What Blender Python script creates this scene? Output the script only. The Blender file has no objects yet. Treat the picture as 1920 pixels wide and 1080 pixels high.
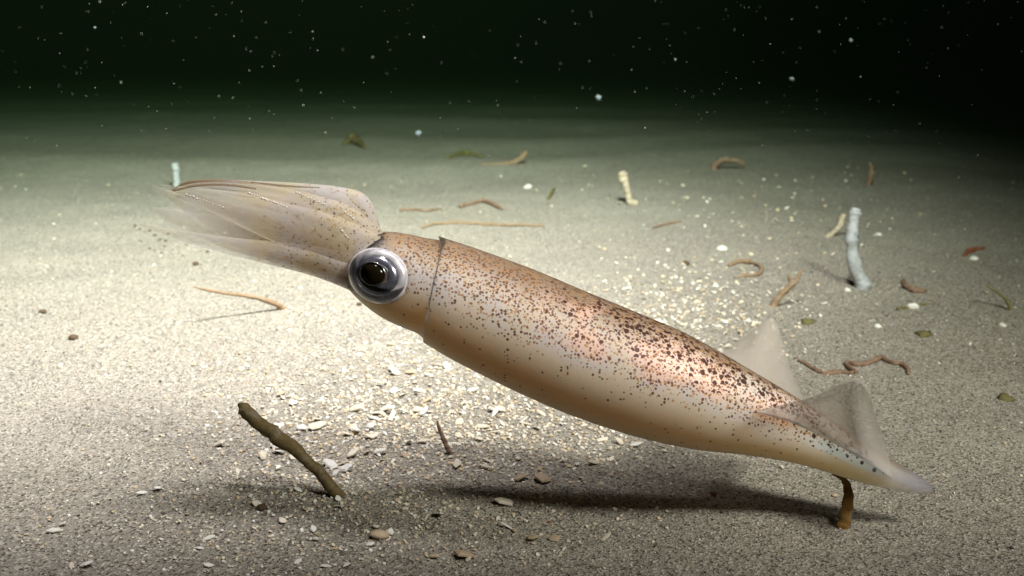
import bpy, bmesh, math, random
import numpy as np
from mathutils import Vector, noise

# ------------------------------------------------------------------ camera
scene = bpy.context.scene
COL = scene.collection
W, H, LENS = 1920.0, 1080.0, 35.0
FPX = W * LENS / 36.0
CAM_H, PITCH = 0.20, math.radians(13.4)
CAM = Vector((0, 0, CAM_H))
FWD = Vector((0, math.cos(PITCH), -math.sin(PITCH)))
UP = Vector((0, math.sin(PITCH), math.cos(PITCH)))
RIGHT = Vector((1, 0, 0))
D = 0.42                                   # distance of the squid

cd = bpy.data.cameras.new('camera')
cam = bpy.data.objects.new('camera', cd)
COL.objects.link(cam)
cam.location = CAM
cam.rotation_euler = (math.pi / 2 - PITCH, 0, 0)
cd.lens, cd.sensor_width = LENS, 36.0
cd.clip_start, cd.clip_end = 0.01, 60.0
cd.dof.use_dof = True
cd.dof.focus_distance = 0.415
cd.dof.aperture_fstop = 18.0
scene.camera = cam

# ------------------------------------------------------------------ world, strobes, exposure
world = bpy.data.worlds.new('World')
scene.world = world
world.use_nodes = True
bg = world.node_tree.nodes['Background']
bg.inputs['Color'].default_value = (0.55, 0.75, 0.5, 1)      # open water at night, next to black
bg.inputs['Strength'].default_value = 0.0016


def strobe(name, loc, aim, power, angle, blend, radius, col):
    l = bpy.data.lights.new(name, 'SPOT')
    l.energy, l.spot_size, l.spot_blend, l.shadow_soft_size = power, math.radians(angle), blend, radius
    l.color = col
    o = bpy.data.objects.new(name, l)
    COL.objects.link(o)
    o.location = loc
    o.rotation_euler = (Vector(aim) - Vector(loc)).to_track_quat('-Z', 'Y').to_euler()
    return o


# the two flash heads of the diver's camera that made this night picture
strobe('strobe_lamp_right', (0.37, 0.06, 0.56), (0.0, 1.20, 0.0), 47.0, 88, 1.0, 0.06, (1.0, 0.86, 0.86))
strobe('strobe_lamp_left', (0.04, 0.40, 0.92), (-0.80, 1.56, 0.0), 300.0, 118, 1.0, 0.085, (1.0, 0.825, 0.93))

scene.view_settings.view_transform = 'Standard'
scene.view_settings.look = 'None'
scene.view_settings.exposure = 0.0
scene.view_settings.gamma = 1.0
scene.render.engine = 'CYCLES'
scene.cycles.use_denoising = True
scene.cycles.max_bounces = 8
scene.cycles.transparent_max_bounces = 24
scene.cycles.volume_bounces = 1

random.seed(7)
rng = np.random.default_rng(11)


# ------------------------------------------------------------------ helpers
def P(px, py, d=D):
    """point seen at a photograph pixel, d metres in front of the camera"""
    px, py, d = float(px), float(py), float(d)
    return CAM + d * (FWD + RIGHT * ((px - W / 2) / FPX) - UP * ((py - H / 2) / FPX))


def ground_z(x, y):
    r = max(0.0, y - 0.75)
    f = min(1.0, r / 1.2)
    z = 0.0030 * noise.noise(Vector((x * 4.1, y * 4.6, 1.3)))
    z += 0.0026 * noise.noise(Vector((x * 11, y * 15, 4.2)))
    z += 0.0008 * noise.noise(Vector((x * 55, y * 60, 8.1)))
    z += 0.0006 * noise.noise(Vector((x * 140, y * 150, 2.7)))
    z += f * 0.009 * noise.noise(Vector((x * 0.9 + 3, y * 2.6, 6.0)))
    z += f * 0.003 * math.sin(y * 11.0 + x * 2.2 + 7 * noise.noise(Vector((x * 0.9, y * 0.6, 9.0))))
    return z


def G(px, py, lift=0.0):
    """point on the sand seen at a photograph pixel"""
    ray = FWD + RIGHT * ((px - W / 2) / FPX) - UP * ((py - H / 2) / FPX)
    z = 0.0
    for _ in range(6):
        t = (CAM_H - z) / -ray.z
        p = CAM + ray * t
        z = 0.5 * z + 0.5 * ground_z(p.x, p.y)
    return Vector((p.x, p.y, ground_z(p.x, p.y) + lift))


def depth_of(p):
    return (p - CAM).dot(FWD)


def link(name, me, parent=None):
    o = bpy.data.objects.new(name, me)
    COL.objects.link(o)
    if parent:
        o.parent = parent
    return o


def tag(o, label=None, cat=None, group=None, kind=None):
    if label: o['label'] = label
    if cat: o['category'] = cat
    if group: o['group'] = group
    if kind: o['kind'] = kind
    return o


def mesh_from(name, verts, faces, mats=(), smooth=True):
    me = bpy.data.meshes.new(name)
    me.from_pydata([tuple(v) for v in verts], [], faces)
    for m in mats:
        me.materials.append(m)
    if smooth:
        me.polygons.foreach_set('use_smooth', [True] * len(me.polygons))
    me.update()
    return me


def recentre(o, origin):
    """move an object's origin without moving its shape"""
    origin = Vector(origin)
    o.data.transform(__import__('mathutils').Matrix.Translation(-origin))
    o.location = origin
    return o


class NT:
    """small node-tree writer"""
    def __init__(self, name):
        self.m = bpy.data.materials.new(name)
        self.m.use_nodes = True
        self.t = self.m.node_tree
        self.bsdf = self.t.nodes['Principled BSDF']
        self.out = self.t.nodes['Material Output']

    def n(self, kind, **kw):
        nd = self.t.nodes.new(kind)
        for k, v in kw.items():
            setattr(nd, k, v)
        return nd

    def l(self, a, b):
        self.t.links.new(a, b)

    def inp(self, sock, v):
        if hasattr(v, 'is_output'):
            self.l(v, sock)
        else:
            sock.default_value = v

    def math(self, op, a, b=0.0, c=None, clamp=False):
        nd = self.n('ShaderNodeMath', operation=op, use_clamp=clamp)
        self.inp(nd.inputs[0], a)
        self.inp(nd.inputs[1], b)
        if c is not None:
            self.inp(nd.inputs[2], c)
        return nd.outputs[0]

    def ramp(self, v, lo, hi, a=0.0, b=1.0):
        nd = self.n('ShaderNodeMapRange', interpolation_type='SMOOTHSTEP')
        self.inp(nd.inputs[0], v)
        for i, x in zip((1, 2, 3, 4), (lo, hi, a, b)):
            nd.inputs[i].default_value = x
        return nd.outputs[0]

    def mix(self, f, a, b):
        nd = self.n('ShaderNodeMix', data_type='RGBA')
        self.inp(nd.inputs[0], f)
        self.inp(nd.inputs[6], a if hasattr(a, 'is_output') else (*a, 1))
        self.inp(nd.inputs[7], b if hasattr(b, 'is_output') else (*b, 1))
        return nd.outputs[2]

    def noise(self, co, scale, detail=2.0, rough=0.5):
        nd = self.n('ShaderNodeTexNoise')
        self.l(co, nd.inputs['Vector'])
        nd.inputs['Scale'].default_value = scale
        nd.inputs['Detail'].default_value = detail
        nd.inputs['Roughness'].default_value = rough
        return nd.outputs['Fac']

    def spots(self, co, scale, radius, density, vary=0.5):
        """round spots: 1 inside a spot; density (0..1) says how many cells carry one"""
        nd = self.n('ShaderNodeTexVoronoi')
        self.l(co, nd.inputs['Vector'])
        nd.inputs['Scale'].default_value = scale
        sep = self.n('ShaderNodeSeparateColor')
        self.l(nd.outputs['Color'], sep.inputs[0])
        r = self.math('MULTIPLY', radius, self.math('MULTIPLY_ADD', sep.outputs[1], vary, 1 - vary / 2))
        inside = self.ramp(self.math('SUBTRACT', nd.outputs['Distance'], r), -0.06, 0.06, 1.0, 0.0)
        keep = self.math('LESS_THAN', sep.outputs[0], density)
        return self.math('MULTIPLY', inside, keep)


# ------------------------------------------------------------------ materials
def sand_material():
    k = NT('sand')
    co = k.n('ShaderNodeTexCoord').outputs['Object']
    big = k.noise(co, 2.2, 3)
    mid = k.noise(co, 14, 4)
    fine = k.noise(co, 420, 3, 0.7)
    col = k.mix(k.ramp(big, 0.35, 0.68), (0.30, 0.27, 0.225), (0.39, 0.355, 0.30))
    col = k.mix(k.ramp(mid, 0.35, 0.75, 0, 0.55), col, (0.26, 0.24, 0.21))
    col = k.mix(k.ramp(fine, 0.45, 0.72, 0, 0.65), col, (0.13, 0.115, 0.095))
    vor = k.n('ShaderNodeTexVoronoi')
    k.l(co, vor.inputs['Vector'])
    vor.inputs['Scale'].default_value = 900
    sep = k.n('ShaderNodeSeparateColor')
    k.l(vor.outputs['Color'], sep.inputs[0])
    col = k.mix(k.math('MULTIPLY', k.math('GREATER_THAN', sep.outputs[0], 0.80), 0.8), col, (0.50, 0.46, 0.39))
    col = k.mix(k.math('MULTIPLY', k.math('LESS_THAN', sep.outputs[1], 0.16), 0.8), col, (0.07, 0.06, 0.05))
    k.l(col, k.bsdf.inputs['Base Color'])
    k.bsdf.inputs['Roughness'].default_value = 0.9
    k.bsdf.inputs['Specular IOR Level'].default_value = 0.15
    b = k.n('ShaderNodeBump')
    b.inputs['Strength'].default_value = 0.7
    b.inputs['Distance'].default_value = 0.0012
    k.l(k.math('ADD', vor.outputs['Distance'], fine), b.inputs['Height'])
    k.l(b.outputs[0], k.bsdf.inputs['Normal'])
    return k.m


def grain_material():
    k = NT('loose_grain')
    a = k.n('ShaderNodeAttribute', attribute_name='tint')
    k.l(a.outputs['Color'], k.bsdf.inputs['Base Color'])
    k.bsdf.inputs['Roughness'].default_value = 0.6
    k.bsdf.inputs['Specular IOR Level'].default_value = 0.25
    return k.m


def shell_material(name, c1, c2, rough=0.55):
    k = NT(name)
    co = k.n('ShaderNodeTexCoord').outputs['Object']
    ri = k.n('ShaderNodeObjectInfo').outputs['Random']
    f = k.noise(co, 350, 3)
    col = k.mix(k.ramp(f, 0.3, 0.75), c1, c2)
    col = k.mix(k.math('MULTIPLY', ri, 0.4), col, (c1[0] * .55, c1[1] * .5, c1[2] * .42))
    k.l(col, k.bsdf.inputs['Base Color'])
    k.bsdf.inputs['Roughness'].default_value = rough
    k.bsdf.inputs['Subsurface Weight'].default_value = 0.0
    b = k.n('ShaderNodeBump')
    b.inputs['Strength'].default_value = 0.4
    b.inputs['Distance'].default_value = 0.0004
    k.l(f, b.inputs['Height'])
    k.l(b.outputs[0], k.bsdf.inputs['Normal'])
    return k.m


def weed_material(name, c1, c2, scale=260, rough=0.6, bump=0.5):
    k = NT(name)
    co = k.n('ShaderNodeTexCoord').outputs['Object']
    f = k.noise(co, scale, 4, 0.65)
    col = k.mix(k.ramp(f, 0.3, 0.7), c1, c2)
    col = k.mix(k.ramp(k.noise(co, 110, 5, 0.7), 0.48, 0.66, 0, 0.6), col, (0.26, 0.23, 0.18))      # clinging silt
    k.l(col, k.bsdf.inputs['Base Color'])
    k.bsdf.inputs['Roughness'].default_value = rough
    k.bsdf.inputs['Specular IOR Level'].default_value = 0.15
    b = k.n('ShaderNodeBump')
    b.inputs['Strength'].default_value = bump
    b.inputs['Distance'].default_value = 0.0008
    k.l(f, b.inputs['Height'])
    k.l(b.outputs[0], k.bsdf.inputs['Normal'])
    return k.m


def mantle_material():
    k = NT('squid_skin')
    co = k.n('ShaderNodeTexCoord').outputs['Object']
    uv = k.n('ShaderNodeSeparateXYZ')
    k.l(k.n('ShaderNodeUVMap', uv_map='skin').outputs[0], uv.inputs[0])
    u, v = uv.outputs[0], uv.outputs[1]          # u: head 0 .. tail 1, v: belly 0 .. back 1
    wob = k.noise(co, 38, 3)
    vv = k.math('ADD', v, k.math('MULTIPLY_ADD', wob, 0.22, -0.11))
    back = k.ramp(vv, 0.66, 0.95)
    flank = k.math('MULTIPLY', k.ramp(vv, 0.30, 0.52), k.ramp(vv, 0.98, 0.80))
    on_mantle = k.ramp(u, 0.135, 0.15)
    rear = k.ramp(u, 0.25, 0.50)
    # ground tone of the skin
    col = k.mix(k.ramp(vv, 0.12, 0.55), (0.67, 0.54, 0.375), (0.68, 0.605, 0.52))
    col = k.mix(k.math('MULTIPLY', k.ramp(k.noise(co, 55, 2), 0.42, 0.62), k.math('MULTIPLY', flank, 0.55)), col, (0.62, 0.60, 0.64))
    col = k.mix(k.math('MULTIPLY', back, 0.85), col, (0.22, 0.145, 0.09))
    # rosy iridescent patches on the upper flank
    patch = k.math('MULTIPLY', k.ramp(k.noise(co, 42, 1.5), 0.40, 0.56),
                   k.math('MULTIPLY', k.ramp(vv, 0.46, 0.62), k.ramp(vv, 0.96, 0.84)))
    patch = k.math('MULTIPLY', patch, k.math('MULTIPLY', k.ramp(u, 0.28, 0.42), k.ramp(u, 0.86, 0.76)))
    painted_sheen = k.math('MULTIPLY', k.math('MULTIPLY', k.ramp(vv, 0.56, 0.72), k.ramp(vv, 0.97, 0.86)),
                   k.math('MULTIPLY', k.ramp(u, 0.42, 0.60), k.ramp(u, 0.86, 0.78)))
    col = k.mix(k.math('MULTIPLY', painted_sheen, 0.7), col, (0.88, 0.76, 0.67))  # lamp highlight along the upper flank, painted into the skin colour
    col = k.mix(k.math('MULTIPLY', patch, 0.75), col, (0.92, 0.60, 0.50))
    # pale stripe along the side of the tail
    stripe = k.math('MULTIPLY', k.math('MULTIPLY', k.ramp(v, 0.34, 0.44), k.ramp(v, 0.72, 0.58)),
                    k.math('MULTIPLY', k.ramp(u, 0.75, 0.82), k.ramp(u, 0.93, 0.90)))
    col = k.mix(k.math('MULTIPLY', stripe, 0.9), col, (0.76, 0.88, 0.86))
    tip = k.ramp(u, 0.93, 0.98)
    col = k.mix(k.math('MULTIPLY', tip, 0.6), col, (0.46, 0.43, 0.55))
    # chromatophores
    dens_or = k.math('MULTIPLY', k.math('MULTIPLY', k.ramp(vv, 0.32, 0.60), 0.95), k.ramp(u, 0.88, 0.80))
    s_or = k.spots(co, 760, 0.36, dens_or, 0.8)
    col = k.mix(k.math('MULTIPLY', s_or, 0.70), col, (0.44, 0.22, 0.05))
    dens_fn = k.math('MULTIPLY', k.ramp(vv, 0.25, 0.82, 0.05, 1.0), k.ramp(u, 0.87, 0.80))
    s_fn = k.spots(co, 800, 0.38, k.math('MULTIPLY', dens_fn, k.ramp(u, 0.0, 0.16, 0.25, 1.0)), 0.7)
    col = k.mix(k.math('MULTIPLY', s_fn, 0.85), col, (0.12, 0.045, 0.025))
    dens_dk = k.math('MULTIPLY', k.ramp(vv, 0.58, 0.86, 0.0, 1.0), k.math('MULTIPLY', rear, k.ramp(u, 0.89, 0.85)))
    dens_dk = k.math('ADD', dens_dk, k.math('MULTIPLY', stripe, 0.55))
    s_dk = k.spots(co, 420, 0.37, dens_dk, 0.8)
    col = k.mix(k.math('MULTIPLY', s_dk, 0.93), col, (0.045, 0.012, 0.008))
    k.l(col, k.bsdf.inputs['Base Color'])
    k.bsdf.inputs['Roughness'].default_value = 0.52
    k.l(k.math('MULTIPLY', k.math('MAXIMUM', k.math('MULTIPLY', painted_sheen, 0.8), stripe), 0.26), k.bsdf.inputs['Metallic'])
    k.bsdf.inputs['Subsurface Weight'].default_value = 1.0
    k.bsdf.inputs['Subsurface Radius'].default_value = (1.0, 0.88, 0.70)
    k.bsdf.inputs['Subsurface Scale'].default_value = 0.05
    k.bsdf.inputs['Specular IOR Level'].default_value = 0.22
    k.bsdf.inputs['Thin Film Thickness'].default_value = 380
    k.bsdf.inputs['Thin Film IOR'].default_value = 1.36
    b = k.n('ShaderNodeBump')
    b.inputs['Strength'].default_value = 0.12
    b.inputs['Distance'].default_value = 0.0006
    k.l(k.noise(co, 300, 3), b.inputs['Height'])
    k.l(b.outputs[0], k.bsdf.inputs['Normal'])
    # the last of the tail is clear, gelatinous skin
    tr = k.n('ShaderNodeBsdfTransparent')
    m2 = k.n('ShaderNodeMixShader')
    k.l(k.ramp(u, 0.86, 0.97, 0.0, 0.55), m2.inputs[0])
    k.l(k.bsdf.outputs[0], m2.inputs[1])
    k.l(tr.outputs[0], m2.inputs[2])
    k.l(m2.outputs[0], k.out.inputs['Surface'])
    return k.m


def tissue_material(name, c1, c2, clear, spot_density, through=0.5):
    """thin translucent flesh (arms, fins)"""
    k = NT(name)
    co = k.n('ShaderNodeTexCoord').outputs['Object']
    uv = k.n('ShaderNodeSeparateXYZ')
    k.l(k.n('ShaderNodeUVMap', uv_map='skin').outputs[0], uv.inputs[0])
    u = uv.outputs[0]
    f = k.noise(co, 70, 2)
    col = k.mix(k.ramp(f, 0.35, 0.65), c1, c2)
    dn = k.ramp(u, 0.15, 0.60, spot_density, 0.0)
    rid = k.math('ABSOLUTE', k.math('SUBTRACT', uv.outputs[1], 0.80))
    col = k.mix(k.ramp(rid, 0.0, 0.10, 0.6 if spot_density > 0 else 0.0, 0.0), col, (0.46, 0.30, 0.13))      # yellowish line along each arm
    s1 = k.spots(co, 760, 0.34, dn, 0.6)
    s2 = k.spots(co, 820, 0.32, k.math('MULTIPLY', dn, 0.45), 0.6)
    col = k.mix(k.math('MULTIPLY', s1, 0.7), col, (0.42, 0.23, 0.06))
    col = k.mix(k.math('MULTIPLY', s2, 0.8), col, (0.10, 0.04, 0.03))
    k.l(col, k.bsdf.inputs['Base Color'])
    k.bsdf.inputs['Roughness'].default_value = 0.4
    k.bsdf.inputs['Specular IOR Level'].default_value = 0.25
    tl = k.n('ShaderNodeBsdfTranslucent')
    k.l(col, tl.inputs[0])
    m1 = k.n('ShaderNodeMixShader')
    m1.inputs[0].default_value = through
    k.l(k.bsdf.outputs[0], m1.inputs[1])
    k.l(tl.outputs[0], m1.inputs[2])
    tr = k.n('ShaderNodeBsdfTransparent')
    m2 = k.n('ShaderNodeMixShader')
    see = k.math('MULTIPLY', k.ramp(u, 0.0, 1.0, clear[0], clear[1]),
                 k.math('SUBTRACT', 1.0, k.math('MULTIPLY', k.math('MAXIMUM', s1, s2), 0.7)))
    k.l(see, m2.inputs[0])
    k.l(m1.outputs[0], m2.inputs[1])
    k.l(tr.outputs[0], m2.inputs[2])
    k.l(m2.outputs[0], k.out.inputs['Surface'])
    return k.m


def plain(name, col, rough=0.5, metal=0.0, spec=0.5):
    k = NT(name)
    co = k.n('ShaderNodeTexCoord').outputs['Object']
    f = k.noise(co, 500, 3)
    k.l(k.mix(k.ramp(f, 0.3, 0.7), col, tuple(c * 0.7 for c in col)), k.bsdf.inputs['Base Color'])
    k.bsdf.inputs['Roughness'].default_value = rough
    k.bsdf.inputs['Metallic'].default_value = metal
    k.bsdf.inputs['Specular IOR Level'].default_value = spec
    return k.m


def cornea_material():
    k = NT('cornea')
    tr = k.n('ShaderNodeBsdfTransparent')
    gl = k.n('ShaderNodeBsdfGlossy')
    gl.inputs['Roughness'].default_value = 0.06
    fr = k.n('ShaderNodeFresnel')
    fr.inputs['IOR'].default_value = 1.35
    m = k.n('ShaderNodeMixShader')
    k.l(k.math('ADD', fr.outputs[0], 0.03), m.inputs[0])
    k.l(tr.outputs[0], m.inputs[1])
    k.l(gl.outputs[0], m.inputs[2])
    k.l(m.outputs[0], k.out.inputs['Surface'])
    return k.m


M_SAND, M_GRAIN = sand_material(), grain_material()
M_SHELL = shell_material('cream_shell', (0.74, 0.65, 0.51), (0.84, 0.79, 0.69))
M_SHELL_TAN = shell_material('tan_shell', (0.50, 0.38, 0.26), (0.64, 0.52, 0.38))
M_WHITE = shell_material('white_shell', (0.80, 0.78, 0.72), (0.86, 0.85, 0.82))
M_BROWN = weed_material('brown_stick', (0.10, 0.07, 0.025), (0.16, 0.115, 0.05), 300)
M_BLADE = weed_material('brown_blade', (0.16, 0.085, 0.02), (0.24, 0.13, 0.035), 300)
M_ORANGE = weed_material('orange_weed', (0.27, 0.18, 0.105), (0.20, 0.135, 0.085), 260)
M_RUST = weed_material('rust_weed', (0.17, 0.105, 0.07), (0.25, 0.16, 0.11), 260)
M_PALE = weed_material('pale_tube', (0.40, 0.42, 0.44), (0.30, 0.31, 0.32), 320)
M_TWIG = weed_material('cream_twig', (0.50, 0.44, 0.34), (0.34, 0.26, 0.18), 320)
M_DARK = weed_material('dark_debris', (0.05, 0.03, 0.015), (0.10, 0.06, 0.03), 400)
M_OLIVE = weed_material('olive_tuft', (0.12, 0.11, 0.03), (0.18, 0.15, 0.06), 400)
M_RED = weed_material('red_chip', (0.20, 0.05, 0.02), (0.28, 0.09, 0.04), 400)
M_SNOW = plain('marine_snow', (0.36, 0.37, 0.33), 0.8)
M_FLAKE = plain('drifting_flake', (0.09, 0.12, 0.12), 0.9)

# ------------------------------------------------------------------ seabed
def build_seabed():
    tx = np.linspace(-1, 1, 361)
    xs = 0.22 * np.sinh(tx * 4.75)
    ty = np.linspace(-1, 1, 381)
    ys = 0.62 + 0.24 * np.sinh(ty * 4.75)
    verts = [(x, y, ground_z(x, y)) for y in ys for x in xs]
    nx = len(xs)
    faces = [(j * nx + i, j * nx + i + 1, (j + 1) * nx + i + 1, (j + 1) * nx + i)
             for j in range(len(ys) - 1) for i in range(nx - 1)]
    o = link('seabed', mesh_from('seabed', verts, faces, [M_SAND]))
    tag(o, 'pale grey rippled sand of the sea floor', None, None, 'structure')


build_seabed()


def build_grains(n=120000):
    """loose sand grains lying on the sea floor, one mesh"""
    r = 0.30 * np.exp(rng.random(n) * math.log(2.4 / 0.30))
    a = (rng.random(n) - 0.5) * 2 * math.radians(40)
    x, y = r * np.sin(a), r * np.cos(a)
    z = np.array([ground_z(p, q) for p, q in zip(x, y)])
    s = np.clip(np.exp(rng.normal(math.log(0.00029), 0.40, n)), 0.00015, 0.0009) * np.clip(r / 0.5, 1, 1.7)
    base = np.array([(1, 0, 0), (-1, 0, 0), (0, 1, 0), (0, -1, 0), (0, 0, 1), (0, 0, -1)], float)
    tri = np.array([(0, 2, 4), (2, 1, 4), (1, 3, 4), (3, 0, 4), (2, 0, 5), (1, 2, 5), (3, 1, 5), (0, 3, 5)])
    q = rng.normal(size=(n, 4))
    q /= np.linalg.norm(q, axis=1)[:, None]
    w, i, j, k = q.T
    R = np.stack([np.stack([1 - 2 * (j * j + k * k), 2 * (i * j - k * w), 2 * (i * k + j * w)], 1),
                  np.stack([2 * (i * j + k * w), 1 - 2 * (i * i + k * k), 2 * (j * k - i * w)], 1),
                  np.stack([2 * (i * k - j * w), 2 * (j * k + i * w), 1 - 2 * (i * i + j * j)], 1)], 1)
    local = base[None] * (s[:, None, None] * rng.uniform(0.55, 1.35, (n, 6, 1)))
    v = np.einsum('nij,nvj->nvi', R, local)
    v[:, :, 2] *= 0.7
    v += np.stack([x, y, z + s * 0.25], 1)[:, None, :]
    f = (tri[None] + (np.arange(n) * 6)[:, None, None]).reshape(-1, 3)
    me = bpy.data.meshes.new('sand_grains')
    me.vertices.add(n * 6)
    me.vertices.foreach_set('co', v.reshape(-1))
    me.loops.add(len(f) * 3)
    me.loops.foreach_set('vertex_index', f.reshape(-1).astype(np.int32))
    me.polygons.add(len(f))
    me.polygons.foreach_set('loop_start', np.arange(0, len(f) * 3, 3, dtype=np.int32))
    pal = np.array([(0.62, 0.57, 0.48), (0.44, 0.39, 0.31), (0.30, 0.26, 0.21), (0.36, 0.33, 0.30),
                    (0.10, 0.085, 0.07), (0.05, 0.04, 0.03), (0.42, 0.30, 0.17), (0.72, 0.70, 0.64)])
    pick = rng.choice(len(pal), n, p=[.12, .23, .24, .18, .08, .05, .05, .05])
    c = pal[pick] * rng.uniform(0.8, 1.15, (n, 1))
    c4 = np.concatenate([c, np.ones((n, 1))], 1)
    at = me.color_attributes.new('tint', 'FLOAT_COLOR', 'POINT')
    at.data.foreach_set('color', np.repeat(c4, 6, 0).reshape(-1))
    me.materials.append(M_GRAIN)
    me.update()
    me.validate()
    tag(link('sand_grains', me), 'loose pale and dark sand grains covering the sea floor', 'sand', None, 'stuff')


build_grains()

# ------------------------------------------------------------------ the squid
def catmull(pts, n):
    """pts: list of tuples; returns n samples of a Catmull-Rom curve through them"""
    A = np.array(pts, float)
    A = np.vstack([2 * A[0] - A[1], A, 2 * A[-1] - A[-2]])
    seg = np.linalg.norm(np.diff(A[1:-1, :2], axis=0), axis=1)
    cum = np.concatenate([[0], np.cumsum(seg)])
    out = []
    for s in np.linspace(0, cum[-1], n):
        i = min(len(seg) - 1, int(np.searchsorted(cum, s, 'right') - 1))
        t = (s - cum[i]) / max(seg[i], 1e-9)
        p0, p1, p2, p3 = A[i:i + 4]
        out.append(0.5 * ((2 * p1) + (-p0 + p2) * t + (2 * p0 - 5 * p1 + 4 * p2 - p3) * t * t + (-p0 + 3 * p1 - 3 * p2 + p3) * t ** 3))
    return out


def build_squid():
    root = bpy.data.objects.new('squid', None)
    COL.objects.link(root)
    root.location = P(1180, 700)
    root.empty_display_size = 0.02
    tag(root, 'translucent speckled squid with big silver eye hovering head up above the sand', 'squid')
    org = root.location.copy()

    bm = bmesh.new()
    uvl = bm.loops.layers.uv.new('skin')
    vuv = {}
    SEG = 72

    def ring(Tp, Bp, k, u, depth=D, lip=0.0, axis=None):
        T, B = P(Tp[0], Tp[1], depth), P(Bp[0], Bp[1], depth)
        c, up = (T + B) / 2, (T - B) / 2
        half = up.length
        vs = []
        for i in range(SEG):
            th = 2 * math.pi * i / SEG
            p = c + up * math.cos(th) + FWD * (float(k) * half * math.sin(th))
            if lip:
                d0 = min(th, 2 * math.pi - th)
                p += axis * (lip * math.exp(-(d0 / 0.55) ** 2))
            vt = bm.verts.new(p - org)
            vuv[vt] = (u, 0.5 + 0.5 * math.cos(th))
            vs.append(vt)
        return vs

    def bridge(a, b, mat=0):
        for i in range(SEG):
            f = bm.faces.new((a[i], a[(i + 1) % SEG], b[(i + 1) % SEG], b[i]))
            f.material_index = mat
            f.smooth = True

    # stations: top x, top y, bottom x, bottom y, depth ratio
    head = [(664, 462, 636, 512, .80), (684, 442, 650, 537, .86), (708, 435, 677, 566, .92), (738, 435, 714, 594, .95),
            (770, 440, 748, 611, .94), (803, 447, 784, 626, .95), (838, 452, 798, 640, .95)]
    mantle = [(838, 449, 796, 643, .95), (890, 465, 848, 674, .98), (1000, 505, 945, 723, 1.0), (1100, 547, 1045, 768, 1.0),
              (1200, 588, 1148, 805, 1.0), (1280, 622, 1232, 828, 1.0), (1350, 660, 1310, 843, 1.0), (1420, 701, 1386, 851, .98),
              (1500, 749, 1470, 864, .95), (1560, 788, 1534, 880, .92), (1620, 829, 1594, 899, .88), (1680, 866, 1656, 915, .8),
              (1725, 893, 1708, 925, .7), (1748, 910, 1742, 927, .6)]
    AX = (P(664, 490) - P(1750, 918)).normalized()       # towards the head
    rings = []
    hs = catmull(head, 26)
    ms = catmull(mantle, 110)
    # jaw side of the head closes onto a point
    tipv = bm.verts.new(P(628, 484) - org)
    vuv[tipv] = (0, .5)
    for i, s in enumerate(hs):
        rings.append(ring(s[:2], s[2:4], s[4], 0.135 * i / 25))
    for i in range(SEG):
        f = bm.faces.new((tipv, rings[0][(i + 1) % SEG], rings[0][i]))
        f.smooth = True
    # lip of the mantle: inner edge, rounded front, outer edge
    m0 = ms[0]

    def shrunk(s, q):
        cx, cy = (s[0] + s[2]) / 2, (s[1] + s[3]) / 2
        return (cx + (s[0] - cx) * q, cy + (s[1] - cy) * q), (cx + (s[2] - cx) * q, cy + (s[3] - cy) * q)
    for q, back in ((0.994, 1.5), (0.9955, 0), (0.9975, -1.0), (0.999, -.5)):
        t_, b_ = shrunk(m0, q)
        rings.append(ring((t_[0] + back, t_[1] + back * .4), (b_[0] + back, b_[1] + back * .4), m0[4], 0.142, lip=0.0035, axis=AX))
    for i, s in enumerate(ms):
        rings.append(ring(s[:2], s[2:4], s[4], 0.15 + 0.85 * i / 109, lip=0.0035 * math.exp(-i / 3.0), axis=AX))
    for a, b in zip(rings, rings[1:]):
        bridge(a, b)
    endv = bm.verts.new(P(1753, 921) - org)
    vuv[endv] = (1, .5)
    for i in range(SEG):
        f = bm.faces.new((endv, rings[-1][i], rings[-1][(i + 1) % SEG]))
        f.smooth = True

    # arms: tapered tubes rooted inside the head; x, y, width in photo pixels, depth offset in metres
    def arm(pts, flat=0.55, seg=14, n=44, mat=1, bump=0.0):
        ss = catmull(pts, n)
        prev = None
        for i, s in enumerate(ss):
            c = P(s[0], s[1], D + s[3])
            a = ss[max(0, i - 1)]
            b = ss[min(n - 1, i + 1)]
            t = (P(b[0], b[1], D + b[3]) - P(a[0], a[1], D + a[3])).normalized()
            side = t.cross(FWD).normalized()
            dep = side.cross(t).normalized()
            r = float(max(0.8, s[2] / 2) / FPX * D)
            r *= 1 + bump * math.sin(i * 1.9) * 0.5
            vs = []
            for j in range(seg):
                th = 2 * math.pi * j / seg
                p = c + side * (r * math.cos(th)) + dep * (r * flat * math.sin(th))
                vt = bm.verts.new(p - org)
                vuv[vt] = (i / (n - 1), j / seg)
                vs.append(vt)
            if prev:
                for j in range(seg):
                    f = bm.faces.new((prev[j], prev[(j + 1) % seg], vs[(j + 1) % seg], vs[j]))
                    f.material_index = mat
                    f.smooth = True
            else:
                bm.faces.new(list(reversed(vs))).material_index = mat
            prev = vs
        f = bm.faces.new(prev)
        f.material_index = mat

    arm([(702, 470, 40, .004), (688, 418, 44, .004), (672, 390, 54, .004), (636, 372, 44, .004), (560, 359, 32, .003),
         (480, 350, 22, .002), (400, 344, 14, 0), (352, 345, 9, -.001), (322, 357, 4, -.002)])
    arm([(700, 470, 78, -.004), (640, 424, 80, -.005), (585, 398, 66, -.006), (520, 375, 50, -.006), (455, 357, 34, -.006),
         (400, 348, 20, -.006), (350, 350, 9, -.006), (330, 354, 4, -.006)], .4)
    arm([(700, 490, 96, -.008), (610, 446, 92, -.008), (530, 418, 78, -.008), (450, 392, 58, -.008), (385, 371, 36, -.008),
         (340, 358, 18, -.008), (300, 348, 4, -.008)], .35)
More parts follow.
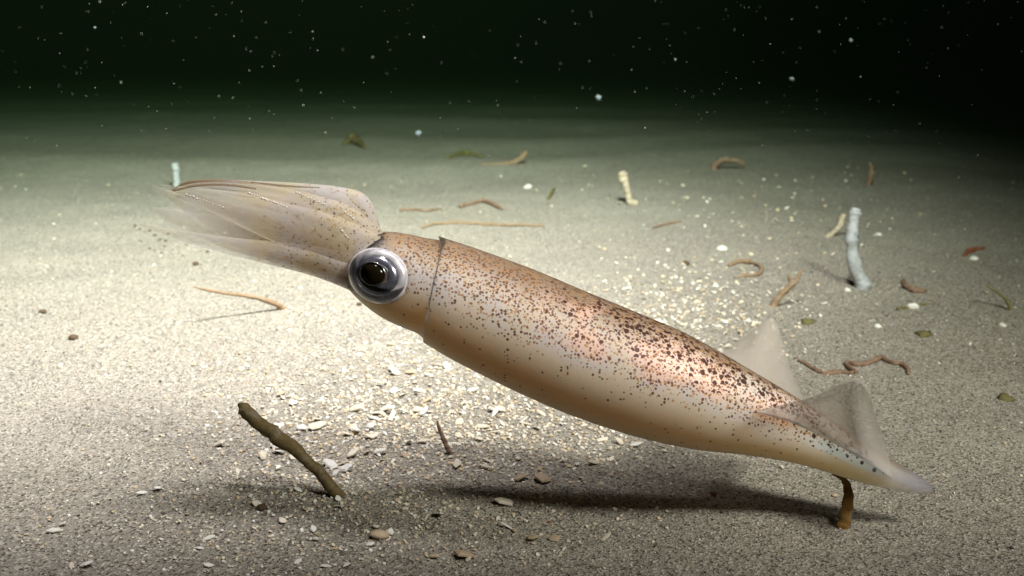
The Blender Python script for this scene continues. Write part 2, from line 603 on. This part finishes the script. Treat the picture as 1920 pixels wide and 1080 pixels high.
    arm([(690, 502, 96, -.004), (590, 465, 92, -.004), (505, 440, 80, -.004), (425, 412, 60, -.004), (365, 388, 38, -.004),
         (320, 368, 18, -.004), (285, 348, 4, -.004)], .35)
    arm([(690, 520, 70, -.008), (600, 492, 56, -.008), (500, 473, 42, -.008), (420, 459, 30, -.008), (350, 444, 20, -.008),
         (300, 432, 11, -.008), (262, 420, 4, -.008)], .5)
    # the far row of arms
    arm([(700, 470, 80, .008), (630, 432, 84, .010), (560, 405, 76, .011), (470, 390, 60, .011), (390, 376, 40, .010), (310, 362, 6, .009)], .35)
    arm([(690, 495, 84, .008), (590, 474, 78, .010), (500, 455, 68, .010), (410, 432, 56, .010), (340, 412, 36, .010), (280, 390, 6, .009)], .35)

    # brown upper rim of the arm fan
    arm([(600, 352, 2, -.006), (540, 349, 4, -.006), (470, 343, 5, -.006), (400, 339, 6, -.006), (350, 343, 6, -.006), (322, 357, 3, -.006)], 1.0, 8, 40, 4)
    arm([(480, 354, 3, -.010), (440, 348, 5, -.010), (400, 346, 5, -.010), (360, 349, 5, -.010), (325, 358, 3, -.010)], 1.0, 8, 30, 4)
    # rows of suckers

    def suckers(x0, y0, x1, y1, cnt, off, size):
        for i in range(cnt):
            q = (i + random.uniform(-.2, .2)) / max(1, cnt - 1)
            c = P(x0 + (x1 - x0) * q, y0 + (y1 - y0) * q + random.uniform(-1, 1), D + off) - org
            r = size * random.uniform(.6, 1.2) / FPX * D / 2
            g = bmesh.ops.create_icosphere(bm, subdivisions=1, radius=r)
            for v in g['verts']:
                v.co += c
                vuv[v] = (0, 0)
                for f in v.link_faces:
                    f.material_index = 5
                    f.smooth = True
    suckers(468, 363, 537, 388, 15, -.0135, 5)
    suckers(556, 361, 614, 386, 12, -.0135, 4)
    suckers(648, 400, 662, 409, 4, -.0190, 5)
    suckers(638, 428, 652, 447, 5, -.0240, 5.5)
    suckers(350, 365, 425, 391, 13, -.0150, 4)
    # webs between the arms and the frilled outer side of the top arm: thin skins
    def web(e1, e2, d1, d2, th=0.0005, n=30, m=8, mat=2, u0=0.0, u1=1.0):
        A, B = catmull(e1, n), catmull(e2, n)
        lay = []
        for s in (-1, 1):
            rows = []
            for i in range(n):
                row = []
                for j in range(m + 1):
                    q = j / m
                    x, y = A[i][0] * (1 - q) + B[i][0] * q, A[i][1] * (1 - q) + B[i][1] * q
                    p_ = i / (n - 1)
                    da, db = (d1[0] * (1 - p_) + d1[1] * p_, d2[0] * (1 - p_) + d2[1] * p_) if isinstance(d1, tuple) else (d1, d2)
                    d_ = da * (1 - q) + db * q + 0.0012 * math.sin(q * 6 + i * .22)
                    edge = 1.0 - 0.8 * q if mat == 3 else 1.0
                    vt = bm.verts.new(P(x, y, D + d_ + s * th * edge) - org)
                    vuv[vt] = (u0 + (u1 - u0) * (i / (n - 1) if mat == 2 else q), j / m)
                    row.append(vt)
                rows.append(row)
            for i in range(n - 1):
                for j in range(m):
                    q4 = (rows[i][j], rows[i + 1][j], rows[i + 1][j + 1], rows[i][j + 1])
                    f = bm.faces.new(q4 if s < 0 else tuple(reversed(q4)))
                    f.material_index = mat
                    f.smooth = True
            lay.append(rows)
        for (i0, j0, i1, j1) in ([(i, 0, i + 1, 0) for i in range(n - 1)] + [(i, m, i + 1, m) for i in range(n - 1)] +
                                 [(0, j, 0, j + 1) for j in range(m)] + [(n - 1, j, n - 1, j + 1) for j in range(m)]):
            f = bm.faces.new((lay[0][i0][j0], lay[0][i1][j1], lay[1][i1][j1], lay[1][i0][j0]))
            f.material_index = mat

    web([(690, 450), (560, 412), (440, 380), (340, 352)], [(668, 505), (560, 486), (420, 458), (300, 425)], .000, -.002)
    web([(704, 440), (707, 412), (700, 384), (684, 364), (655, 353), (600, 350), (520, 347), (420, 341)], [(690, 465), (640, 430), (590, 404), (540, 386), (470, 364), (400, 350)], .003, -.001)

    # fins: root edge along the tail, outer edge; bilinear sheets that thin out
    web([(1416, 772), (1490, 795), (1570, 835), (1625, 868), (1672, 896)],
        [(1420, 770), (1520, 744), (1612, 712), (1650, 800), (1676, 888)], (-.0165, -.004), (-.030, -.030), th=0.0011, n=40, m=14, mat=3)
    web([(1335, 668), (1390, 700), (1440, 732), (1480, 755), (1520, 780)],
        [(1340, 662), (1400, 628), (1450, 598), (1482, 690), (1515, 765)], (.014, .006), (.034, .034), th=0.0011, n=40, m=14, mat=3)

    bmesh.ops.recalc_face_normals(bm, faces=bm.faces)
    for f in bm.faces:
        for l in f.loops:
            l[uvl].uv = vuv[l.vert]
    me = bpy.data.meshes.new('body')
    bm.to_mesh(me)
    bm.free()
    me.materials.append(mantle_material())
    me.materials.append(tissue_material('arm_flesh', (0.82, 0.74, 0.56), (0.78, 0.74, 0.72), (0.34, 0.84), 0.62))
    me.materials.append(tissue_material('arm_web', (0.76, 0.71, 0.60), (0.72, 0.70, 0.72), (0.45, 0.88), 0.35))
    me.materials.append(tissue_material('fin_skin', (0.90, 0.84, 0.76), (0.88, 0.82, 0.78), (0.42, 0.66), 0.0, 0.65))
    me.materials.append(tissue_material('arm_rim', (0.30, 0.20, 0.12), (0.36, 0.25, 0.16), (0.55, 0.40), 0.1))
    me.materials.append(plain('sucker', (0.85, 0.80, 0.70), 0.4))
    link('body', me, root)

    # ---------------- eye: rim, iris bowl, inner ring, pupil, clear cornea
    ce = P(711, 517, D - 0.0150) - org
    n = (-FWD + RIGHT * -0.10 + UP * 0.06).normalized()
    tilt = math.radians(-24)
    e1 = (RIGHT * math.cos(tilt) + UP * math.sin(tilt))
    e1 = (e1 - n * e1.dot(n)).normalized()
    e2 = n.cross(e1).normalized()
    RA, RB = 56 / FPX * D, 47 / FPX * D

    def lathe(name, prof, mat, parent, off=(0, 0), sq=1.0, seg=64):
        vs, fs = [], []
        for (r, h) in prof:
            for i in range(seg):
                th = 2 * math.pi * i / seg
                vs.append(ce + e1 * (RA * (r * math.cos(th) + off[0])) + e2 * (RB * sq * (r * math.sin(th)) + RB * off[1]) + n * h)
        for k in range(len(prof) - 1):
            for i in range(seg):
                fs.append((k * seg + i, k * seg + (i + 1) % seg, (k + 1) * seg + (i + 1) % seg, (k + 1) * seg + i))
        return link(name, mesh_from(name, vs, fs, [mat]), parent)

    eye = lathe('eye', [(0.92, -.006), (1.04, -.002), (1.05, .0004), (1.03, .0016), (0.98, .0026), (0.92, .0033), (0.82, .0038), (0.74, .0038), (0.70, .0034)],
                plain('eye_silver', (0.95, 0.92, 0.97), 0.25, 0.25), root)
    lathe('iris', [(0.73, .0034), (0.70, .0039), (0.66, .0043), (0.60, .0048), (0.48, .0050), (0.42, .0048), (0.36, .0040)],
          plain('iris_dark_silver', (0.34, 0.34, 0.42), 0.25, 0.7), eye)
    lathe('iris_ring', [(0.45, .0046), (0.455, .0055), (0.425, .0058), (0.40, .0055), (0.38, .0046)],
          plain('iris_ring_silver', (0.55, 0.54, 0.52), 0.2, 0.9), eye, (-.12, -.02))
    lathe('pupil', [(0.41, .0047), (0.37, .0053), (0.28, .0059), (0.16, .0063), (0.05, .0065), (0.0005, .0065)],
          plain('pupil_black', (0.014, 0.010, 0.004), 0.10, 0.0, 0.6), eye, (-.12, -.02))
    lathe('cornea', [(0.97, .0032), (0.90, .0048), (0.76, .0064), (0.56, .0078), (0.32, .0087), (0.12, .0091), (0.0005, .0092)], cornea_material(), eye)
    return root


build_squid()

# ------------------------------------------------------------------ weed, sticks, tubes
def tube(name, pts, mat, label, cat, group=None, n=34, seg=10, rough=0.15, flat=1.0, parent=None):
    """pts: (Vector, radius in metres)"""
    raw = [(p.x, p.y, p.z, r) for p, r in pts]
    A = np.array(raw)
    A = np.vstack([2 * A[0] - A[1], A, 2 * A[-1] - A[-2]])
    out = []
    m = len(pts) - 1
    for s in np.linspace(0, m, n):
        i = min(m - 1, int(s))
        t = s - i
        p0, p1, p2, p3 = A[i:i + 4]
        out.append(0.5 * ((2 * p1) + (-p0 + p2) * t + (2 * p0 - 5 * p1 + 4 * p2 - p3) * t * t + (-p0 + 3 * p1 - 3 * p2 + p3) * t ** 3))
    vs, fs = [], []
    for i, s in enumerate(out):
        c = Vector(s[:3])
        jit = 0.35 * float(s[3]) * min(1, i / 4) * min(1, (n - 1 - i) / 4)
        c += jit * noise.noise_vector(Vector((i * 0.5, len(label) * 1.7, 3.1)))
        t = Vector(out[min(n - 1, i + 1)][:3]) - Vector(out[max(0, i - 1)][:3])
        t.normalize()
        side = t.cross(Vector((0.13, 0.9, 0.41))).normalized()
        dep = side.cross(t).normalized()
        for j in range(seg):
            th = 2 * math.pi * j / seg
            r = max(s[3], 1e-4) * (1 + 1.5 * rough * noise.noise(Vector((i * .38, j * .9, len(label) * 3.7))))
            vs.append(c + side * (r * math.cos(th)) + dep * (r * flat * math.sin(th)))
    for i in range(n - 1):
        for j in range(seg):
            fs.append((i * seg + j, i * seg + (j + 1) % seg, (i + 1) * seg + (j + 1) % seg, (i + 1) * seg + j))
    fs.append(tuple(reversed(range(seg))))
    fs.append(tuple((n - 1) * seg + j for j in range(seg)))
    o = link(name, mesh_from(name, vs, fs, [mat]))
    if parent:
        o.parent = parent
        o.data.transform(__import__('mathutils').Matrix.Translation(-parent.location))
    else:
        recentre(o, pts[0][0])
        tag(o, label, cat, group)
    return o


def standing(base, px_pts, dd=0.0):
    """base pixel on the sand plus further pixels at the base's distance (dd metres nearer or further per point)"""
    b = G(*base[:2])
    d0 = depth_of(b)
    s = d0 / FPX / 2
    out = [(b - Vector((0, 0, 0.004)), base[2] * s)]
    out.append((b, base[2] * s))
    for i, (x, y, w) in enumerate(px_pts):
        out.append((P(x, y, d0 + dd * (i + 1) / len(px_pts)), w * s))
    return out


def lying(px_pts, lift=0.3):
    out = []
    for x, y, w in px_pts:
        g = G(x, y)
        r = 0.78 * w * depth_of(g) / FPX / 2
        out.append((g + Vector((0, 0, r * lift)), r))
    return out


# the broken stick in front
tube('broken_stick', standing((636, 930, 22), [(602, 890, 21), (562, 852, 24), (522, 820, 29), (486, 791, 27), (456, 768, 25), (450, 766, 20)]),
     M_BROWN, 'dark brown broken stick leaning out of the sand below the squid head', 'stick', n=40, rough=0.16)
tube('weed_strand', standing((845, 852, 9), [(838, 838, 9), (830, 820, 8), (823, 803, 6), (820, 790, 3)]),
     M_RUST, 'short rust red weed strand standing among cream shell litter', 'seaweed', rough=0.3)
bl = standing((1580, 990, 26), [(1585, 965, 25), (1590, 935, 20), (1588, 908, 15), (1575, 894, 10), (1560, 890, 3)])
tube('seaweed_frond', bl, M_BLADE, 'brown hooked weed blade standing under the squid tail', 'seaweed', n=40, flat=.5, rough=0.1)
tube('weed_strand', standing((532, 579, 12), [(505, 566, 10), (470, 556, 8), (430, 551, 6), (395, 545, 5), (362, 538, 2)], -0.05),
     M_ORANGE, 'thin orange weed strand rising over bright sand under the arms', 'seaweed', rough=0.2)
tube('twisted_root', lying([(1492, 674, 8), (1520, 690, 11), (1545, 702, 12), (1575, 700, 12), (1600, 702, 12)], .5),
     M_RUST, 'short rust brown root lying beside the raised far fin', 'seaweed', rough=0.35)
tube('twisted_root', lying([(1606, 700, 11), (1590, 690, 13), (1588, 682, 12), (1612, 686, 12), (1640, 678, 13), (1652, 674, 13), (1672, 683, 12), (1692, 685, 12), (1702, 695, 12), (1704, 704, 9)], .6),
     M_RUST, 'long wavy rust brown root lying on sand behind the tail', 'seaweed', n=60, rough=0.3)
tube('worm_tube', standing((1618, 540, 30), [(1613, 522, 25), (1602, 498, 26), (1598, 465, 22), (1597, 445, 24), (1601, 420, 20), (1603, 400, 22), (1605, 391, 17)]),
     M_PALE, 'tall pale bluish worm tube standing in the sand', 'worm tube', n=40, rough=0.25)
tube('dead_twig', standing((1552, 444, 12), [(1566, 434, 9), (1574, 424, 12), (1579, 411, 13), (1582, 402, 9)]),
     M_TWIG, 'small bent cream twig standing beside the tall pale worm tube', 'twig', rough=0.4)
tube('dead_twig', standing((1192, 383, 14), [(1180, 376, 14), (1178, 362, 11), (1173, 346, 15), (1168, 332, 17), (1165, 322, 12)]),
     M_TWIG, 'knobbly cream twig standing alone on far sand beyond the mantle', 'twig', rough=0.45)
tube('pale_stalk', standing((332, 352, 13), [(330, 338, 13), (329, 322, 13), (327, 307, 12)]),
     M_PALE, 'short pale stalk standing on sand behind the arm tips', 'worm tube', rough=0.35)
sp = tube('weed_sprig', standing((1450, 574, 12), [(1462, 556, 11), (1478, 540, 10), (1492, 528, 8), (1504, 506, 5)]),
          M_ORANGE, 'forked orange weed sprig leaning on sand above the far fin', 'seaweed', rough=0.3)
tube('branch', [(P(1474, 543, depth_of(sp.location)), .002), (P(1482, 530, depth_of(sp.location)), .0018), (P(1478, 514, depth_of(sp.location)), .001)],
     M_ORANGE, 'branch', None, parent=sp, n=14)
tube('weed_curl', lying([(1366, 500, 8), (1385, 494, 12), (1408, 495, 12), (1428, 505, 11), (1420, 517, 10), (1396, 520, 8), (1378, 522, 5)], .8),
     M_ORANGE, 'curled orange weed lying on sand behind the middle of the mantle', 'seaweed', rough=0.4)
tube('weed_curl', lying([(1694, 528, 9), (1698, 540, 14), (1712, 548, 16), (1727, 549, 13), (1737, 546, 6)], .7),
     M_RUST, 'short curved reddish weed lump right of the tall pale tube', 'seaweed', rough=0.3)
tube('weed_curl', lying([(1808, 482, 8), (1818, 474, 12), (1832, 470, 11), (1845, 466, 5)], .7),
     M_RED, 'small dark red weed scrap with a white shell chip beside it', 'seaweed', rough=0.3)
tube('weed_strand', standing((1895, 582, 7), [(1892, 570, 7), (1882, 557, 6), (1866, 545, 5), (1850, 536, 3)]),
     M_OLIVE, 'thin olive weed strand arching over sand, with a long thin shadow', 'seaweed', rough=0.2)
tube('weed_strand', lying([(1684, 583, 12), (1700, 579, 8), (1725, 573, 6), (1752, 570, 3)], .6),
     M_OLIVE, 'thin dark olive strand lying beside a white shell sliver', 'seaweed', rough=0.2)
tube('weed_strand', standing((905, 309, 6), [(925, 309, 8), (948, 308, 9), (966, 303, 11), (980, 294, 12), (987, 284, 8)]),
     M_ORANGE, 'yellowish weed strand with a raised end, far behind the head', 'seaweed', rough=0.2)
tube('weed_strand', lying([(790, 428, 6), (820, 422, 8), (870, 420, 8), (920, 423, 8), (970, 424, 8), (1020, 425, 5)], .8),
     M_ORANGE, 'long straight orange strand lying just above the collar', 'seaweed', rough=0.3)
tube('weed_strand', lying([(750, 397, 7), (775, 395, 8), (800, 397, 7), (828, 392, 4)], .8),
     M_RUST, 'short flat rust strand lying beside the bent top arm', 'seaweed', rough=0.3)
tube('weed_strand', lying([(862, 390, 10), (885, 384, 9), (905, 380, 10), (925, 386, 10), (942, 394, 8)], .8),
     M_RUST, 'wavy rust strand lying beyond the long straight orange one', 'seaweed', rough=0.3)
tube('weed_curl', standing((1338, 318, 14), [(1345, 306, 14), (1362, 300, 12), (1380, 302, 11), (1396, 308, 8)]),
     M_RUST, 'dark rust weed arch on the far dim sand', 'seaweed', rough=0.3)
tube('weed_curl', standing((1628, 348, 10), [(1632, 332, 11), (1634, 316, 9), (1630, 304, 4)]),
     M_RUST, 'upright dim rust weed tuft far behind the tall pale tube', 'seaweed', rough=0.5)
tube('weed_strand', lying([(1225, 428, 5), (1250, 422, 7), (1275, 417, 6)], .8), M_RUST, 'short faint rust strand on pale sand above the mantle', 'seaweed')
tube('weed_strand', lying([(1028, 375, 7), (1034, 365, 8), (1039, 356, 6)], .8), M_OLIVE, 'tiny dark upright-lying scrap near a round white pebble', 'seaweed')
tube('weed_scrap', lying([(838, 297, 8), (870, 291, 16), (905, 295, 7)], .5), M_OLIVE, 'flat dark olive weed patch on far sand behind the head', 'seaweed', rough=0.4)
tube('weed_scrap', lying([(645, 272, 10), (662, 268, 26), (684, 278, 8)], .5), M_BROWN, 'brown weed clump on far dim sand above the arms', 'seaweed', rough=0.5)

# ------------------------------------------------------------------ pebbles, chips and shells
def lump_mesh(name, mat, seed, flat=0.6, rough=0.35):
    bm = bmesh.new()
    bmesh.ops.create_icosphere(bm, subdivisions=2, radius=1.0)
    for v in bm.verts:
        v.co *= 1 + rough * noise.noise(v.co * 1.4 + Vector((seed * 7.3, 0, 0)))
        v.co.z *= flat
    me = bpy.data.meshes.new(name)
    bm.to_mesh(me)
    bm.free()
    me.materials.append(mat)
    me.polygons.foreach_set('use_smooth', [True] * len(me.polygons))
    return me


def plate_mesh(name, mat, seed, n=8):
    """broken, slightly domed shell plate"""
    r = random.Random(seed)
    asp = r.uniform(0.45, 0.9)
    ang = sorted((i + r.uniform(-.3, .3)) * 2 * math.pi / n for i in range(n))
    rad = [r.uniform(0.65, 1.1) for _ in range(n)]
    vs = []
    for lvl, (k, z) in enumerate(((1.0, 0.0), (0.97, 0.14), (0.62, 0.26))):
        for a, q in zip(ang, rad):
            vs.append((k * q * math.cos(a), k * q * asp * math.sin(a), z + r.uniform(-.03, .03)))
    vs.append((0, 0, 0.28))
    vs.append((0, 0, 0.10))
    fs = []
    for l in (0, 1):
        for i in range(n):
            fs.append((l * n + i, l * n + (i + 1) % n, (l + 1) * n + (i + 1) % n, (l + 1) * n + i))
    for i in range(n):
        fs.append((2 * n + i, 2 * n + (i + 1) % n, 3 * n))
        fs.append(((i + 1) % n, i, 3 * n + 1))
    return mesh_from(name, vs, fs, [mat], smooth=False)


def put(name, me, px, py, wpx, label, cat, group=None, sink=0.15, tiltmax=0.3, rz=None, sx=1.0):
    g = G(px, py)
    s = wpx * depth_of(g) / FPX / 2
    o = link(name, me)
    o.location = g + Vector((0, 0, s * sink))
    o.scale = (s * sx, s, s)
    o.rotation_euler = (random.uniform(-tiltmax, tiltmax), random.uniform(-tiltmax, tiltmax), random.uniform(0, 6.28) if rz is None else rz)
    tag(o, label, cat, group)
    return o


LW = [lump_mesh('white_pebble', M_WHITE, i) for i in range(3)]
LD = [lump_mesh('dark_speck', M_DARK, 10 + i, .8, .6) for i in range(4)]
LT = lump_mesh('tan_pebble', M_SHELL_TAN, 31, .45, .3)
LO = lump_mesh('olive_tuft', M_OLIVE, 41, .5, .8)
LR = lump_mesh('red_chip', M_RED, 51, .5, .4)
put('white_pebble', LW[0], 990, 352, 17, 'round white pebble on far sand behind the mantle front', 'pebble')
put('white_pebble', LW[1], 1353, 468, 19, 'bright white oval pebble near the curled orange weed', 'pebble')
put('white_pebble', LW[2], 1646, 613, 15, 'small white pebble between the pale tube and the wavy root', 'pebble')
put('white_pebble', LW[0], 1879, 611, 16, 'white pebble beside the arching olive strand', 'pebble')
put('shell_sliver', LW[1], 1712, 577, 24, 'white shell sliver touching a thin dark strand', 'shell', rz=0.1, sx=1.0).scale.y *= .4
put('white_pebble', LW[2], 1589, 545, 14, 'white chip at the foot of the tall pale tube', 'pebble')
put('white_pebble', LW[1], 1826, 486, 16, 'white shell chip beside the dark red scrap', 'shell')
put('white_pebble', LW[0], 1648, 441, 11, 'small white chip just right of the tall pale tube', 'pebble')
put('dark_pebble', LD[0], 1286, 496, 15, 'small black pebble on pale sand behind the mantle', 'pebble')
put('olive_tuft', LO, 1731, 629, 26, 'olive green tuft on grey sand behind the tail', 'seaweed')
put('olive_tuft', LO, 1514, 606, 24, 'low olive tuft on sand just behind the far fin', 'seaweed')
put('olive_tuft', LO, 1884, 750, 26, 'dull olive tuft on grey sand far from the squid', 'seaweed')
put('red_chip', LR, 1339, 927, 13, 'tiny red brown chip in front of the tail, by the shadow edge', 'shell')
put('red_chip', LR, 1030, 980, 9, 'tiny red chip in the shaded sand', 'shell')
put('dark_pebble', LD[1], 492, 955, 17, 'black lump on shaded sand left of the stick foot', 'pebble', sink=.4)
put('dark_pebble', LD[2], 367, 497, 11, 'black speck on bright sand below the arm tips', 'pebble', sink=.5)
put('dark_pebble', LD[3], 673, 573, 9, 'tiny black speck just below the eye', 'pebble', sink=.5)
put('dark_pebble', LD[0], 138, 637, 17, 'dark grain lump on the bright sand beside white chips', 'pebble', sink=.4)
put('dark_pebble', LD[1], 80, 587, 14, 'faint dark lump on the brightest sand, on its own', 'pebble', sink=.3)
put('yellow_pebble', LT, 1564, 931, 14, 'tiny yellowish pebble next to the hooked brown blade', 'pebble', sink=.4)
put('tan_pebble', LT, 712, 1005, 40, 'tan oval pebble among shell chips in front of the shadow', 'pebble', rz=0.2)
for i, (x, y) in enumerate([(262, 430), (270, 437), (283, 432), (292, 444), (300, 449), (266, 452), (311, 452), (308, 462), (328, 468), (352, 460), (390, 473),
                            (278, 467), (290, 470), (300, 476), (405, 490), (376, 496), (340, 478), (420, 500), (255, 425), (318, 440)]):
    put('debris_speck', LD[i % 4], x + random.uniform(-3, 3), y + random.uniform(-2, 2), random.uniform(3, 6.5),
        'tiny dark speck in the scatter on sand below the arm tips', 'debris', 'dark specks below the arm tips', sink=.3)

PL = [plate_mesh('shell_fragment', M_SHELL, i) for i in range(9)]
PT = [plate_mesh('shell_fragment_tan', M_SHELL_TAN, 50 + i) for i in range(4)]
PW = [plate_mesh('shell_fragment_white', M_WHITE, 80 + i) for i in range(4)]
named = [
    (1018, 902, 44, PT[0], 'oval tan shell at the edge of the squid shadow', 0.1),
    (975, 900, 34, PT[1], 'pinkish triangular shell chip left of an oval tan shell', 0.5),
    (870, 1046, 52, PT[2], 'long tan shell shard in front of the shadow', 0.0),
    (815, 1046, 30, PT[3], 'brown leaf shaped shell chip in front of the shadow', -0.6),
    (945, 945, 40, PL[0], 'thin cream shell splinter lying inside the shadow', 0.1),
    (1040, 1012, 30, PT[0], 'tan shell chip in the shadow, resting alone', 0.4),
    (998, 1012, 34, PT[1], 'rough tan shell lump in the shadow, among small chips', 0.9),
    (100, 998, 30, PW[0], 'white oval shell lying alone on dim sand', 0.1),
    (160, 1062, 30, PW[1], 'small pale fan shaped shell on dim sand', 0.4),
    (392, 1012, 30, PW[2], 'white broken shell with a ragged star outline', 0.7),
    (376, 1030, 20, PW[3], 'white shell chip touching the ragged star shaped one', 0.2),
    (390, 1062, 24, PW[1], 'white shell shard in front of the ragged star shaped one', 0.2),
    (650, 1062, 26, PW[2], 'white ragged shell chip before the tan oval pebble', 1.2),
    (610, 1064, 24, PW[0], 'flat white shell chip by itself in front of the stick', 0.1),
    (695, 1022, 22, PW[3], 'small white shell chip beneath the tan oval pebble', 0.3),
    (785, 735, 28, PW[0], 'large white shell chip on sand below the mantle belly', 0.2),
    (885, 735, 28, PW[1], 'blocky white shell chip right under the mantle belly', 0.5),
    (1130, 828, 28, PL[3], 'curved cream shell chip under the rear of the mantle', 0.2),
]
for (x, y, w, me, lab, rz) in named:
    put('shell_fragment', me, x, y, w, lab, 'shell', sink=0.22, rz=rz)

ZONES = [  # centre x, y, spread x, y, count, size range, label, group
    (610, 830, 110, 60, 55, (12, 37), 'shell chip in the litter around the broken stick', 'shell litter around the stick'),
    (800, 760, 110, 70, 75, (12, 37), 'shell chip in the litter below the squid head and belly', 'shell litter below the belly'),
    (1010, 840, 130, 45, 50, (12, 33), 'shell chip in the litter under the middle of the mantle', 'shell litter under the mantle'),
    (1290, 600, 80, 45, 36, (10, 19), 'shell chip on sand right behind the back of the mantle', 'shell litter behind the back'),
    (1540, 385, 150, 34, 14, (9, 15), 'shell chip on far sand around the tall pale tube', 'shell litter by the pale tube'),
    (520, 1000, 230, 40, 34, (11, 26), 'shell chip on dim sand in front of the squid shadow', 'shell chips in front of the shadow'),
]
stuff_pts = []
for (cx, cy, sx, sy, cnt, (a, b), lab, grp) in ZONES:
    k = 0
    while k < cnt:
        x, y = random.gauss(cx, sx), random.gauss(cy, sy)
        if y < 300 or y > 1076 or x < 4 or x > 1915:
            continue
        w = a + (b - a) * random.random() ** 2.2
        r = random.random()
        hue, kind = ('cream', PL) if r < .60 else (('tan', PT) if r < .68 else ('white', PW))
        st = random.choice((random.uniform(.75, 1.0), random.uniform(1.5, 2.1)))
        size = 'large ' if w > a + (b - a) * .45 else 'small '
        form = size + ('slender ' if st > 1.2 else 'broad ') + hue + ' '
        put('shell_fragment', random.choice(kind), x, y, w / (st if st > 1.2 else 1) ** .5, form + lab, 'shell', grp, sink=0.42, tiltmax=0.55, sx=st)
        k += 1
    for _ in range(cnt * (4 if cy < 400 else 19)):
        stuff_pts.append((random.gauss(cx, sx * 1.35), random.gauss(cy, sy * 1.3), random.uniform(4, 10)))
for _ in range(900):
    stuff_pts.append((random.uniform(-300, 2220), 300 + 830 * random.random() ** 0.8, random.uniform(2.5, 7.5)))


def build_crumbs():
    """shell crumbs too small to count, one mesh"""
    vs, fs, cs = [], [], []
    for (x, y, w) in stuff_pts:
        if y < 290 or y > 1200:
            continue
        g = G(x, y)
        s = w * depth_of(g) / FPX / 2
        n = random.choice((5, 6))
        b = len(vs)
        rz, sq = random.uniform(0, 6.28), random.uniform(.45, 1)
        nx, ny = random.uniform(-.35, .35), random.uniform(-.35, .35)
        for lvl, (k, z) in enumerate(((1, 0.0), (.8, .38))):
            for i in range(n):
                t = 2 * math.pi * i / n
                q = s * k * random.uniform(.75, 1.1)
                lx, ly = q * math.cos(t), q * sq * math.sin(t)
                X, Y = lx * math.cos(rz) - ly * math.sin(rz), lx * math.sin(rz) + ly * math.cos(rz)
                vs.append((g.x + X, g.y + Y, g.z + s * (z * 1.3 + .3) + nx * X + ny * Y))
        for i in range(n):
            fs.append((b + i, b + (i + 1) % n, b + n + (i + 1) % n, b + n + i))
        fs.append(tuple(b + n + i for i in range(n)))
        c = random.choice([(.74, .66, .52), (.80, .77, .70), (.60, .47, .31), (.70, .60, .46)])
        cs += [(*c, 1)] * (2 * n)
    me = mesh_from('shell_crumbs', vs, fs, [M_GRAIN], smooth=False)
    at = me.color_attributes.new('tint', 'FLOAT_COLOR', 'POINT')
    at.data.foreach_set('color', np.array(cs).reshape(-1))
    tag(link('shell_crumbs', me), 'fine cream shell crumbs strewn over the sand', 'shell', None, 'stuff')


build_crumbs()

# ------------------------------------------------------------------ drifting matter in the water
def build_snow(n=900):
    vs, fs = [], []
    for _ in range(n):
        x, y = random.uniform(-250, 2170), random.uniform(-60, 420) if random.random() < .8 else random.uniform(300, 1000)
        d = random.uniform(0.28, 1.5)
        p = P(x, y, d)
        if p.z < 0.02:
            continue
        s = random.uniform(0.3, 0.9) * (2.0 if random.random() < .06 else 1) * d / FPX
        b = len(vs)
        for q in ((1, 0, 0), (-1, 0, 0), (0, 1, 0), (0, -1, 0), (0, 0, 1), (0, 0, -1)):
            vs.append(p + Vector(q) * s * random.uniform(.6, 1.4))
        for t in ((0, 2, 4), (2, 1, 4), (1, 3, 4), (3, 0, 4), (2, 0, 5), (1, 2, 5), (3, 1, 5), (0, 3, 5)):
            fs.append(tuple(b + i for i in t))
    tag(link('marine_snow', mesh_from('marine_snow', vs, fs, [M_SNOW])), 'tiny pale particles drifting in the dark water', 'particles', None, 'stuff')


build_snow()
FL = [lump_mesh('drifting_flake', M_FLAKE, 60 + i, .5, .8) for i in range(3)]
for i, (x, y, w, d) in enumerate([(1485, 148, 17, .75), (1122, 184, 20, .9), (785, 252, 26, 1.0), (178, 52, 10, .6), (1595, 76, 13, .8), (1266, 112, 9, .7)]):
    o = link('drifting_flake', FL[i % 3])
    o.location = P(x, y, d)
    s = w * d / FPX / 2
    o.scale = (s * .5, s * .5, s)
    o.rotation_euler = (random.uniform(0, 3), .5, random.uniform(0, 3))
    tag(o, 'pale blurred flake drifting in the dark water above the seabed', 'particle', 'flakes drifting in the water')

# ------------------------------------------------------------------ the water itself
def build_haze():
    bm = bmesh.new()
    bmesh.ops.create_cube(bm, size=1.0)
    for v in bm.verts:
        v.co.x *= 60
        v.co.y *= 60
        v.co.z = -1.2 if v.co.z < 0 else 1.0
    me = bpy.data.meshes.new('haze')
    bm.to_mesh(me)
    bm.free()
    m = bpy.data.materials.new('sea_water')
    m.use_nodes = True
    t = m.node_tree
    t.nodes.remove(t.nodes['Principled BSDF'])
    v = t.nodes.new('ShaderNodeVolumePrincipled')
    v.inputs['Color'].default_value = (0.0019, 0.0036, 0.0016, 1)
    v.inputs['Density'].default_value = 0.36
    v.inputs['Anisotropy'].default_value = -0.4
    v.inputs['Absorption Color'].default_value = (0.22, 0.62, 0.27, 1)
    t.links.new(v.outputs[0], t.nodes['Material Output'].inputs['Volume'])
    me.materials.append(m)
    o = link('haze', me)
    tag(o, 'dark green night sea water around everything', None, None, 'stuff')


build_haze()
